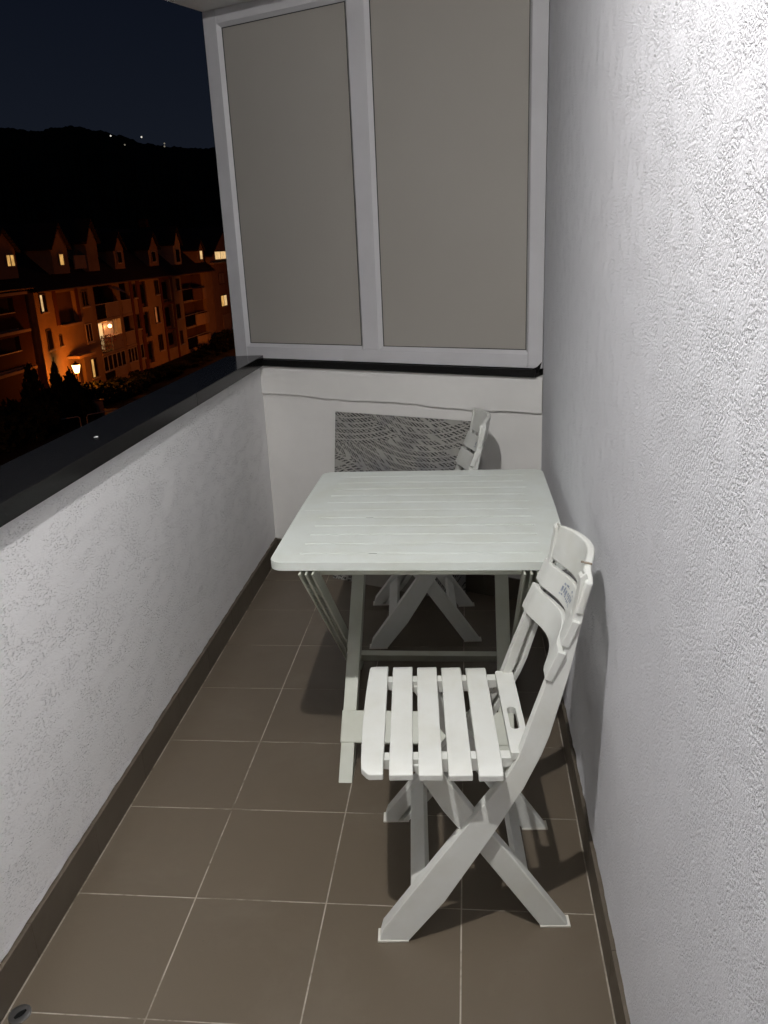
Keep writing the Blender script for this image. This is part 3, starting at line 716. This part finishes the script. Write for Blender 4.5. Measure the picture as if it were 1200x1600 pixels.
# ------------------------------------------------------------------ white framed screen on the end wall
scn = empty('partition_screen', tuple(PA + EW * ELEN / 2)); tag(scn, 'tall white framed screen with two beige opaque panels above the end wall', 'screen')
sL, sR, zB, zT, FW = -.131, ELEN - .003, .9505, 2.325, .068
fo0, fo1 = -.062, .0065
MBx = lambda *a: ebox(MB(), *a)
MBx(sL, sL + FW, fo0, fo1, zB, zT).build('stile', M_PVC, scn, .0025)
MBx(sR - .056, sR, fo0, fo1, zB, zT).build('stile', M_PVC, scn, .0025)
MBx(sL + FW + .0005, sR - .0565, fo0, fo1 - .0006, zB, zB + .052).build('bottom_rail', M_PVC, scn, .0025)
MBx(sL + FW + .0005, sR - .0565, fo0, fo1 - .0006, zT - .052, zT).build('top_rail', M_PVC, scn, .0025)
MBx(.548, .625, fo0, fo1 - .0003, zB + .0525, zT - .0525).build('mullion', M_PVC, scn, .0025)
for (a, b) in ((sL + FW, .548), (.625, sR - .056)):
    ip = MBx(a - .008, b + .008, fo0 + .018, fo1 - .018, zB + .045, zT - .045).build('infill_panel', M_INFILL, scn)
    mb = MB(); t = .0028; t2 = .013
    z0, z1 = zB + .052, zT - .052
    # glazing beads (sloped) with a thin dark gasket line inside
    for (p0, p1, q0, q1) in (((a, z0), (b, z0), (b - t2, z0 + t2), (a + t2, z0 + t2)), ((b, z0), (b, z1), (b - t2, z1 - t2), (b - t2, z0 + t2)), ((b, z1), (a, z1), (a + t2, z1 - t2), (b - t2, z1 - t2)), ((a, z1), (a, z0), (a + t2, z0 + t2), (a + t2, z1 - t2))):
        o_, i_ = fo1 - .002, fo1 - .0165
        mb.prism([ew(p0[0], o_, p0[1]), ew(p1[0], o_, p1[1]), ew(q0[0], i_, q0[1]), ew(q1[0], i_, q1[1])],
                 [ew(p0[0], fo0 + .02, p0[1]), ew(p1[0], fo0 + .02, p1[1]), ew(q0[0], fo0 + .02, q0[1]), ew(q1[0], fo0 + .02, q1[1])])
    mb.build('glazing_bead', M_PVC, scn)
    mb = MB(); a2, b2, c2, d2 = a + t2 - .0005, b - t2 + .0005, z0 + t2 - .0005, z1 - t2 + .0005; o0, o1 = fo1 - .019, fo1 - .0155
    ebox(mb, a2, b2, o0, o1, c2, c2 + t); ebox(mb, a2, b2, o0, o1, d2 - t, d2); ebox(mb, a2, a2 + t, o0, o1, c2 + t, d2 - t); ebox(mb, b2 - t, b2, o0, o1, c2 + t, d2 - t)
    mb.build('gasket', M_GASKET, scn)
# torn black sealant at the right foot of the frame
mb = MB(); mb.prism([ew(1.262, .0075, .938), ew(1.305, .0075, .9355), ew(1.3165, .0075, .975), ew(1.300, .0075, .958), ew(1.285, .0075, .951)], [ew(1.262, .0125, .938), ew(1.305, .0125, .9355), ew(1.3165, .0125, .975), ew(1.300, .0125, .958), ew(1.285, .0125, .951)])
mb.build('sealant', M_BLACK, scn)
fix(scn)

# ------------------------------------------------------------------ ceiling slab and lamp
cl = MB().box((-.105, Y0, 2.63), (1.55, 2.95, 2.85)).build('ceiling', M_CEIL)
tag(cl, kind='structure')
cs = ebox(MB(), -.13, ELEN + .3, -.30, .23, 2.3255, 2.6298).build('soffit_beam', M_CEIL); tag(cs, kind='structure')
lp = empty('ceiling_lamp', (LAMP_POS.x, LAMP_POS.y, 2.63)); tag(lp, 'small round lit spotlight on the balcony ceiling', 'lamp')
MB().lathe((0, 0, -.03), [(.048, 0), (.055, .006), (.055, .0295), (.02, .0298)], 24).build('lamp_housing', M_PVC, lp, smooth=True)
MB().lathe((0, 0, -.034), [(.03, 0), (.034, .002), (.034, .0035), (.01, .0036)], 20).build('lens', emit('lamp_lens', (1, .98, .95), 12), lp)
ld = bpy.data.lights.new('ceiling_lamp_light', 'POINT'); ld.energy = LAMP_W; ld.color = (1.0, .985, .965); ld.shadow_soft_size = .022
lo = bpy.data.objects.new('ceiling_lamp_light', ld); COL.objects.link(lo); lo.parent = lp; lo.location = (0, 0, LAMP_POS.z - 2.63)
ls = bpy.data.lights.new('ceiling_lamp_beam', 'SPOT'); ls.energy = LAMP_W * 1.12; ls.color = ld.color; ls.shadow_soft_size = .022; ls.spot_size = rad(176); ls.spot_blend = 1.0
lo = bpy.data.objects.new('ceiling_lamp_beam', ls); COL.objects.link(lo); lo.parent = lp; lo.location = (0, 0, LAMP_POS.z - 2.63)

# ------------------------------------------------------------------ folding table
tb = empty('folding_table', (.8145, 1.081, 0)); tag(tb, 'pale green plastic folding table with slatted top between the two chairs', 'table')
HT = .68
def rrect(x0, x1, y0, y1, rc, n=7):
    pts = []
    for (cx, cy, a0, r_) in ((x1 - rc[0], y0 + rc[0], -90, rc[0]), (x1 - rc[1], y1 - rc[1], 0, rc[1]), (x0 + rc[2], y1 - rc[2], 90, rc[2]), (x0 + rc[3], y0 + rc[3], 180, rc[3])):
        if r_ < 1e-5: pts.append((cx, cy)); continue
        for q in range(n + 1):
            t = rad(a0 + 90 * q / n); pts.append((cx + r_ * math.cos(t), cy + r_ * math.sin(t)))
    return pts
hw = .367; sx = .300                   # half width, half width of the slatted field
gy = [-.336, -.266, -.196, -.126, -.056, .013, .083, .153, .223, .293, .367]
gy = [ -.337, -.268, -.1975, -.1275, -.0575, .011, .082, .152, .222, .292, .362]
y_f, y_m, y_b = -.398, .011, .428
def bow(x, y): 
    return x * (1 + .010 * (1 - (y / .431) ** 2) * 1.0)
def half(y0, y1, rc, grooves, yedge0, yedge1):
    """one leaf of the top: rim, slats and a thin web under the grooves"""
    out = rrect(-hw, hw, y0, y1, rc); out = [(bow(x, y), y) for x, y in out]; t = .022
    b = bmesh.new(); vo = [b.verts.new((x, y, HT)) for x, y in out]
    ed = [b.edges.new((vo[i], vo[(i+1) % len(vo)])) for i in range(len(vo))]
    for gyv in grooves:
        inn = rrect(-sx, sx, gyv - .0026, gyv + .0026, (.0025,) * 4, 3)
        vi = [b.verts.new((x, y, HT)) for x, y in inn]; ed += [b.edges.new((vi[i], vi[(i+1) % len(vi)])) for i in range(len(vi))]
    bmesh.ops.triangle_fill(b, edges=ed, use_beauty=True)
    r = bmesh.ops.extrude_face_region(b, geom=b.faces[:]); bmesh.ops.translate(b, verts=[q for q in r['geom'] if isinstance(q, bmesh.types.BMVert)], vec=(0, 0, -t))
    bmesh.ops.recalc_face_normals(b, faces=b.faces)
    me = bpy.data.meshes.new('top_leaf'); b.to_mesh(me); b.free(); me.materials.append(M_TABLE)
    for p in me.polygons: p.use_smooth = True
    o = bpy.data.objects.new('top_leaf', me); COL.objects.link(o); o.parent = tb
    md = o.modifiers.new('bevel', 'BEVEL'); md.width = .0024; md.segments = 3; md.limit_method = 'ANGLE'; md.angle_limit = rad(60); md.harden_normals = True
    MB().box((-sx - .004, grooves[0] - .006, HT - .012), (sx + .004, grooves[-1] + .006, HT - .0034)).build('groove_bed', M_TABLE, o)
    return o
half(y_f, y_m - .0012, (.035, .0, .0, .035), gy[0:5], y_f + .028, y_m - .0012 - .018)
half(y_m + .0012, y_b, (.0, .035, .035, .0), gy[6:11], y_m + .0012 + .018, y_b - .028)
# legs : A leans away (foot near), B leans towards the camera (foot far)
def leg_dir(sign): return Vector((0, sign * .70, .655)).normalized()
def table_leg(x0, x1, sign, y_foot, name='leg'):
    d = leg_dir(sign); nrm = Vector((0, -d.z, d.y)) if sign > 0 else Vector((0, d.z, -d.y))     # upper face normal
    Lg = .655 / d.z; dep = .040; base = Vector((0, y_foot, 0))
    def P(x, along, dn):
        return Vector((x, 0, 0)) + base + d * along + nrm * dn
    lg = None
    def slab(x_0, x_1, n0, n1, cut=True):
        secs = []
        # ends cut level with the floor and the underside of the top
        def at(x, n, z):
            a = (z - (nrm.z * n)) / d.z; return P(x, a, n)
        return [at(x_0, n0, 0.001), at(x_1, n0, .001), at(x_1, n1, .001), at(x_0, n1, .001)], [at(x_0, n0, HT - .026), at(x_1, n0, HT - .026), at(x_1, n1, HT - .026), at(x_0, n1, HT - .026)]
    mb = MB(); mb.prism(*slab(x0, x1, -.006, 0)); lg = mb.build(name, M_TABLE_LEG, tb, .0012)
    mb = MB()
    w = .0045; xm = (x0 + x1) / 2
    for xx in (x0 + .0002, xm - w / 2, x1 - w - .0002): mb.prism(*slab(xx, xx + w, -dep, -.0062))
    k = 0; a = .05
    while a < Lg - .05:
        mb.prism([P(x0 + w, a, -dep + .004), P(x1 - w, a, -dep + .004), P(x1 - w, a, -.0063), P(x0 + w, a, -.0063)], [P(x0 + w, a + .002, -dep + .004), P(x1 - w, a + .002, -dep + .004), P(x1 - w, a + .002, -.0063), P(x0 + w, a + .002, -.0063)])
        a += .024
    mb.build('rib_web', M_TABLE_LEG, lg)
    return lg
bx0 = tb.location.x
yA, yB = .737 - 1.081, 1.425 - 1.081
la = table_leg(.573 - bx0, .611 - bx0, 1, yA); table_leg(1.017 - bx0, 1.057 - bx0, 1, yA)
table_leg(.523 - bx0, .560 - bx0, -1, yB); table_leg(1.068 - bx0, 1.105 - bx0, -1, yB)
def brace(x0, x1, sign, y_foot, a0, a1, th=.018, off=.0022):
    d = leg_dir(sign); nrm = Vector((0, -d.z, d.y)) if sign > 0 else Vector((0, d.z, -d.y)); base = Vector((0, y_foot, 0))
    P = lambda x, a, n: Vector((x, 0, 0)) + base + d * a + nrm * n
    MB().prism([P(x0, a0, off - th), P(x1, a0, off - th), P(x1, a1, off - th), P(x0, a1, off - th)], [P(x0, a0, off), P(x1, a0, off), P(x1, a1, off), P(x0, a1, off)]).build('brace', M_TABLE_LEG, tb, .003)
brace(.570 - bx0, 1.060 - bx0, 1, yA, .112, .205)
brace(.520 - bx0, 1.108 - bx0, -1, yB, .075, .150)
bx('under_rail', (-.30, -.335, HT - .06), (.30, -.305, HT - .0235), M_TABLE_LEG, tb, .003); bx('under_rail', (-.30, .315, HT - .06), (.30, .345, HT - .0235), M_TABLE_LEG, tb, .003)
for s_ in (-1, 1): bx('hinge', (s_ * .2 - .02, y_m - .03, HT - .034), (s_ * .2 + .02, y_m + .03, HT - .0225), M_TABLE_LEG, tb, .002)
# worn dark nicks on the slats
for (x, y) in ((-.155, -.0575), (-.115, -.337)):
    MB().prism([(x - .012, y - .002, HT - .0195), (x + .012, y - .002, HT - .0195), (x + .010, y + .0019, HT - .0195), (x - .009, y + .0019, HT - .0195)], [(x - .012, y - .002, HT - .001), (x + .012, y - .002, HT - .001), (x + .010, y + .0019, HT - .001), (x - .009, y + .0019, HT - .001)]).build('dirt_spot', M_GASKET, tb)

# ------------------------------------------------------------------ folding chair (local: x back, y across, z up)
TAP = .055
def taper(v, z):                       # frames lean together towards the top
    c = .205; return c + (v - c) * (1 - TAP / .205 * min(max(z, 0), .85) / .82)
def make_chair(label):
    r = empty('folding_chair'); tag(r, label, 'chair', 'white plastic folding chairs')
    Lp = [(.004, 0), (.012, .030), (.112, .168), (.202, .291), (.272, .385), (.298, .432), (.320, .500), (.353, .596), (.388, .668), (.402, .730), (.412, .790), (.412, .806)]
    Rp = [(.064, 0), (.144, .098), (.243, .253), (.309, .365), (.344, .440), (.359, .480), (.383, .567), (.398, .622), (.414, .700), (.425, .752), (.430, .792), (.424, .815)]
    for side in (0, 1):
        v0, v1 = (0.0, .032) if side == 0 else (.378, .410)
        poly = Lp + Rp[::-1]
        vw = (v0, v0 + .010) if side == 0 else (v1 - .010, v1)      # thin outer web, flanges along both edges
        mb = MB()
        def strip(f0, f1, va, vb):
            secs = []
            for (p, q) in zip(Lp, Rp):
                A = (p[0] + (q[0] - p[0]) * f0, p[1] + (q[1] - p[1]) * f0); B = (p[0] + (q[0] - p[0]) * f1, p[1] + (q[1] - p[1]) * f1)
                secs.append([(A[0], taper(va, A[1]), A[1]), (B[0], taper(va, B[1]), B[1]), (B[0], taper(vb, B[1]), B[1]), (A[0], taper(vb, A[1]), A[1])])
            mb.sweep(secs)
        vi = (v0 + .0098, v1) if side == 0 else (v0, v1 - .0098)
        strip(0, 1, *vw); strip(.004, .52, *vi); strip(.74, .996, *vi)
        lg = mb.build('back_leg', M_CHAIR, r, .0028, seg=3)
        MB().box((.0005, v0 - .0015, .0), (.0665, v1 + .0015, .0045)).build('foot_cap', M_FOOT, lg, .001)
        # recessed inner face of the leg (moulded hollow)
        vi0, vi1 = (v1, v1 + .003) if side == 0 else (v0 - .003, v0)
    L2 = [(.352, 0), (.224, .192), (.146, .303), (.098, .388), (.080, .415)]
    R2 = [(.412, 0), (.292, .180), (.214, .290), (.160, .372), (.140, .415)]
    for side in (0, 1):
        v0, v1 = (.036, .064) if side == 0 else (.342, .370)
        secs = [[(a[0], v0, a[1]), (b[0], v0, b[1]), (b[0], v1, b[1]), (a[0], v1, a[1])] for a, b in zip(L2, R2)]
        lg = MB().sweep(secs).build('front_leg', M_CHAIR, r, .0035, seg=3)
        MB().box((.3495, v0 - .0015, 0), (.4145, v1 + .0015, .0045)).build('foot_cap', M_FOOT, lg, .001)
        # pivot disc where the frames cross
        vm = (v0 - .004 if side == 0 else v1 + .004)
        MB().sweep([[(.232 + .016 * math.cos(t), yy, .268 + .016 * math.sin(t)) for t in [2*math.pi*q/14 for q in range(14)]] for yy in ((.030, .038) if side == 0 else (.368, .380))]).build('pivot', M_CHAIR, r)
    def bar(c0, c1, y0, y1, w, d2):      # flat cross bar lying in the plane of its frame
        cx, cz = c0; ux, uz = d2; n = math.hypot(ux, uz); ux, uz = ux/n, uz/n; px, pz = -uz, ux; h, t = w/2, .007
        def q(y): return [(cx - ux*h - px*t, y, cz - uz*h - pz*t), (cx + ux*h - px*t, y, cz + uz*h - pz*t), (cx + ux*h + px*t, y, cz + uz*h + pz*t), (cx - ux*h + px*t, y, cz - uz*h + pz*t)]
        MB().sweep([q(y0), q(y1)]).build('crossbar', M_CHAIR, r, .002)
    bar((.094, .108), None, .030, .380, .046, (.70, .70)); bar((.312, .112), None, .062, .344, .044, (-.6, .8))
    # seat rails with a shallow curved belly
    for (v0, v1) in ((.040, .066), (.346, .372)):
        secs = []
        for q in range(13):
            t = q / 12; u = .004 + .314 * t; dp = .016 + .016 * math.sin(math.pi * min(1, t * 1.05)) ** .7
            secs.append([(u, v0, .4265 - dp), (u, v1, .4265 - dp), (u, v1, .4265), (u, v0, .4265)])
        MB().sweep(secs).build('seat_rail', M_CHAIR, r, .0015)
    # seat slats with turned-down ends
    edges = [(-.016, .030), (.0415, .0885), (.0995, .1465), (.1575, .2045), (.2155, .2635)]
    def zprof(v, a, b):
        d0 = max(0, (a + .036 - v) / .036); d1 = max(0, (v - (b - .036)) / .036); return .4405 - .011 * (d0 ** 2 + d1 ** 2) - .003 * math.sin(math.pi * (v - a) / (b - a))
    for k, (u0, u1) in enumerate(edges):
        a, b = -.012 - .0025 * k, .414 - .004 * k; secs = []; n = 18
        for q in range(n + 1):
            t = q / n; v_ = a + (b - a) * (t ** 1.0); 
            v_ = a + (b - a) * (.5 - .5 * math.cos(math.pi * t)); z = zprof(v_, a, b)
            ins = 0.0
            if k == 0: ins = .016 * max(0, 1 - min(v_ - a, b - v_) / .014) ** 2          # rounded outer corners of the first slat
            secs.append([(u0 + ins + .003 * math.cos(math.pi * t * 2) * (k == 0) , v_, z - .0135), (u1, v_, z - .0135), (u1, v_, z), (u0 + ins + .003 * math.cos(math.pi * t * 2) * (k == 0), v_, z)])
        MB().sweep(secs).build('seat_slat', M_CHAIR, r, .0022, seg=3)
    # last slat with the hand slot
    b = bmesh.new(); z = .4405
    out = rrect(.284, .325, .036, .362, (.006, .006, .004, .004), 4); inn = rrect(.2935, .3125, .120, .205, (.0094,) * 4, 5)
    vo = [b.verts.new((x, y, z)) for x, y in out]; vi = [b.verts.new((x, y, z)) for x, y in inn]
    eo = [b.edges.new((vo[i], vo[(i+1) % len(vo)])) for i in range(len(vo))]; ei = [b.edges.new((vi[i], vi[(i+1) % len(vi)])) for i in range(len(vi))]
    bmesh.ops.triangle_fill(b, edges=eo + ei, use_beauty=True)
    rr = bmesh.ops.extrude_face_region(b, geom=b.faces[:]); bmesh.ops.translate(b, verts=[q for q in rr['geom'] if isinstance(q, bmesh.types.BMVert)], vec=(0, 0, -.016)); bmesh.ops.recalc_face_normals(b, faces=b.faces)
    me = bpy.data.meshes.new('handle_slat'); b.to_mesh(me); b.free(); me.materials.append(M_CHAIR)
    for p in me.polygons: p.use_smooth = True
    o = bpy.data.objects.new('handle_slat', me); COL.objects.link(o); o.parent = r
    md = o.modifiers.new('bevel', 'BEVEL'); md.width = .002; md.segments = 2; md.limit_method = 'ANGLE'; md.angle_limit = rad(50); md.harden_normals = True
    # back slats, bowed backwards between the legs and stepped like clapboards
    def sagf(t, sag):
        e = .11; w = min(max((min(t, 1 - t) - e) / (.5 - e), 0), 1); return sag * math.sin(math.pi / 2 * w) ** 1.25
    def back_slat(name, q0, q1, thick, y0, y1, sag, cap=False):
        (ua, za), (ub, zb) = q0, q1; n = 28; secs = []
        dx, dz = ub - ua, zb - za; L_ = math.hypot(dx, dz); nx, nz = dz / L_, -dx / L_
        for k in range(n + 1):
            t = k / n; y = y0 + (y1 - y0) * t; s_ = sagf(t, sag); ed = .004 * (abs(2 * t - 1) ** 10)
            ox = s_ - ed
            zt = zb + (0 if not cap else -.020 * abs(2 * t - 1) ** 4)
            secs.append([(ua + ox, y, za), (ua + ox + nx * thick, y, za + nz * thick), (ub + ox + nx * thick, y, zt + nz * thick), (ub + ox, y, zt)])
        return MB().sweep(secs).build(name, M_CHAIR, r, .0025 if not cap else .005, seg=3)
    back_slat('back_slat', (.350, .603), (.3755, .663), .017, taper(0, .63) - .006, taper(.41, .63) + .006, .030)
    ms = back_slat('back_slat', (.3805, .673), (.4020, .724), .017, taper(0, .70) - .006, taper(.41, .70) + .006, .031)
    back_slat('head_rail', (.4065, .735), (.424, .820), .016, taper(0, .77) - .006, taper(.41, .77) + .006, .028, True)
    # small bluish print on the middle back slat
    (ua, za), (ub, zb) = (.3805, .673), (.4020, .724); dx, dz = ub - ua, zb - za; L_ = math.hypot(dx, dz); nx, nz = -dz / L_, dx / L_
    y0, y1 = taper(0, .70) - .006, taper(.41, .70) + .006; mb = MB(); rr_ = random.Random(9)
    def pt(t, h):
        s_ = sagf(t, .031) - .004 * (abs(2 * t - 1) ** 10)
        return Vector((ua + dx * h + s_ + nx * .0008, y0 + (y1 - y0) * t, za + dz * h + nz * .0008))
    rows = [(.70, .78, 5), (.40, .62, 7), (.26, .34, 9)]
    for (h0, h1, n_) in rows:
        for k in range(n_):
            t0 = .42 + .24 * k / n_; t1 = t0 + .24 / n_ * rr_.uniform(.45, .75); hh0 = h0 + rr_.uniform(-.02, .05); hh1 = h1 + rr_.uniform(-.06, .03)
            mb.add([pt(t0, hh0), pt(t1, hh0), pt(t1, hh1), pt(t0, hh1)], [(0, 1, 2, 3)])
            if rr_.random() < .6: hm = (hh0 + hh1) / 2; mb.add([pt(t1 + .001, hm - .02), pt(t1 + .008, hm - .02), pt(t1 + .008, hm + .02), pt(t1 + .001, hm + .02)], [(0, 1, 2, 3)])
    mb.build('printed_mark', M_PRINT, ms)
    return r
ch = make_chair('white plastic folding chair in the foreground, standing against the right stucco wall')
ch.location = (.738, .208, 0); ch.rotation_euler = (0, 0, rad(3.8))
c2 = copy_tree(ch); hr_ = [c for c in ch.children if c.name.startswith('head_rail')][0]
mb = MB(); rr_ = random.Random(12)
for k in range(7):
    q = .006 * k; u0 = .4245 + .0030 * k - .001; z0 = .8215 - .0008 * k; y0 = .0985 + rr_.uniform(-.0015, .0015)
    mb.box((u0 - .0018, y0 - .0008, z0 - .003), (u0 + .0012, y0 + rr_.uniform(.0006, .003), z0 + .0006))
mb.build('dirt_crack', mat('brown_dirt', (.34, .29, .23), .9), hr_); c2['label'] = 'white plastic folding chair behind the table, in front of the printed board'
c2.location = (.570, 1.520, 0); c2.rotation_euler = (0, 0, rad(4.4))

# ------------------------------------------------------------------ printed board leaning on the end wall
ang = math.atan2(EW.y, EW.x)
p_ = PA + EW * .400 + EN * .118
bd = empty('printed_board', (p_.x, p_.y, .001), ang); tag(bd, 'dark board printed with fans of tiny letters, leaning on the end wall', 'board')
lean = math.atan2(.100, .73); Lb = .742; wd = .64
bo = MB().box((0, 0, 0), (wd, .014, Lb)).build('board_panel', M_BOARD, bd, .001); bo.rotation_euler = (-lean, 0, 0)
bb = MB().box((.10, -.0022, .0), (.43, -.0004, .15)).build('plain_label', M_BOARD_BLANK, bd); bb.rotation_euler = (-lean, 0, 0)

# ------------------------------------------------------------------ small things
dn = empty('floor_drain', (.050, -.006, .0005)); tag(dn, 'small dark floor drain in the tile corner by the left skirting', 'drain')
MB().lathe((0, 0, 0), [(.022, 0), (.022, .0008), (.017, .0012)], 20).build('drain_rim', M_METAL, dn)
MB().sweep([[(.002 + (.004 + .006 * math.sin(math.pi * k / 8)) * math.cos(t) * .6, -.012 + .024 * k / 8, .0022 + .0018 * math.sin(t)) for t in [2 * math.pi * q / 8 for q in range(8)]] for k in range(9)]).build('drain_slot', M_BLACK, dn).rotation_euler = (0, 0, -.6)
mb = MB(); rr_ = random.Random(2); c0 = (0, 0, .006); ring = []
for q in range(9):
    t = 2 * math.pi * q / 9; rr0 = rr_.uniform(.006, .013); ring.append((rr0 * math.cos(t), rr0 * math.sin(t) * 1.3, rr_.uniform(.0, .004)))
mb.add([c0] + ring + [(0, 0, -.0)], [(0, 1 + q, 1 + (q + 1) % 9) for q in range(9)] + [(10, 1 + (q + 1) % 9, 1 + q) for q in range(9)])
fk = mb.build('paper_scrap', M_PAPER); fk.location = (-.026, .853, .9645); fk.scale = (.6, .6, .6); tag(fk, 'tiny crumpled white paper scrap on the dark coping', 'paper')
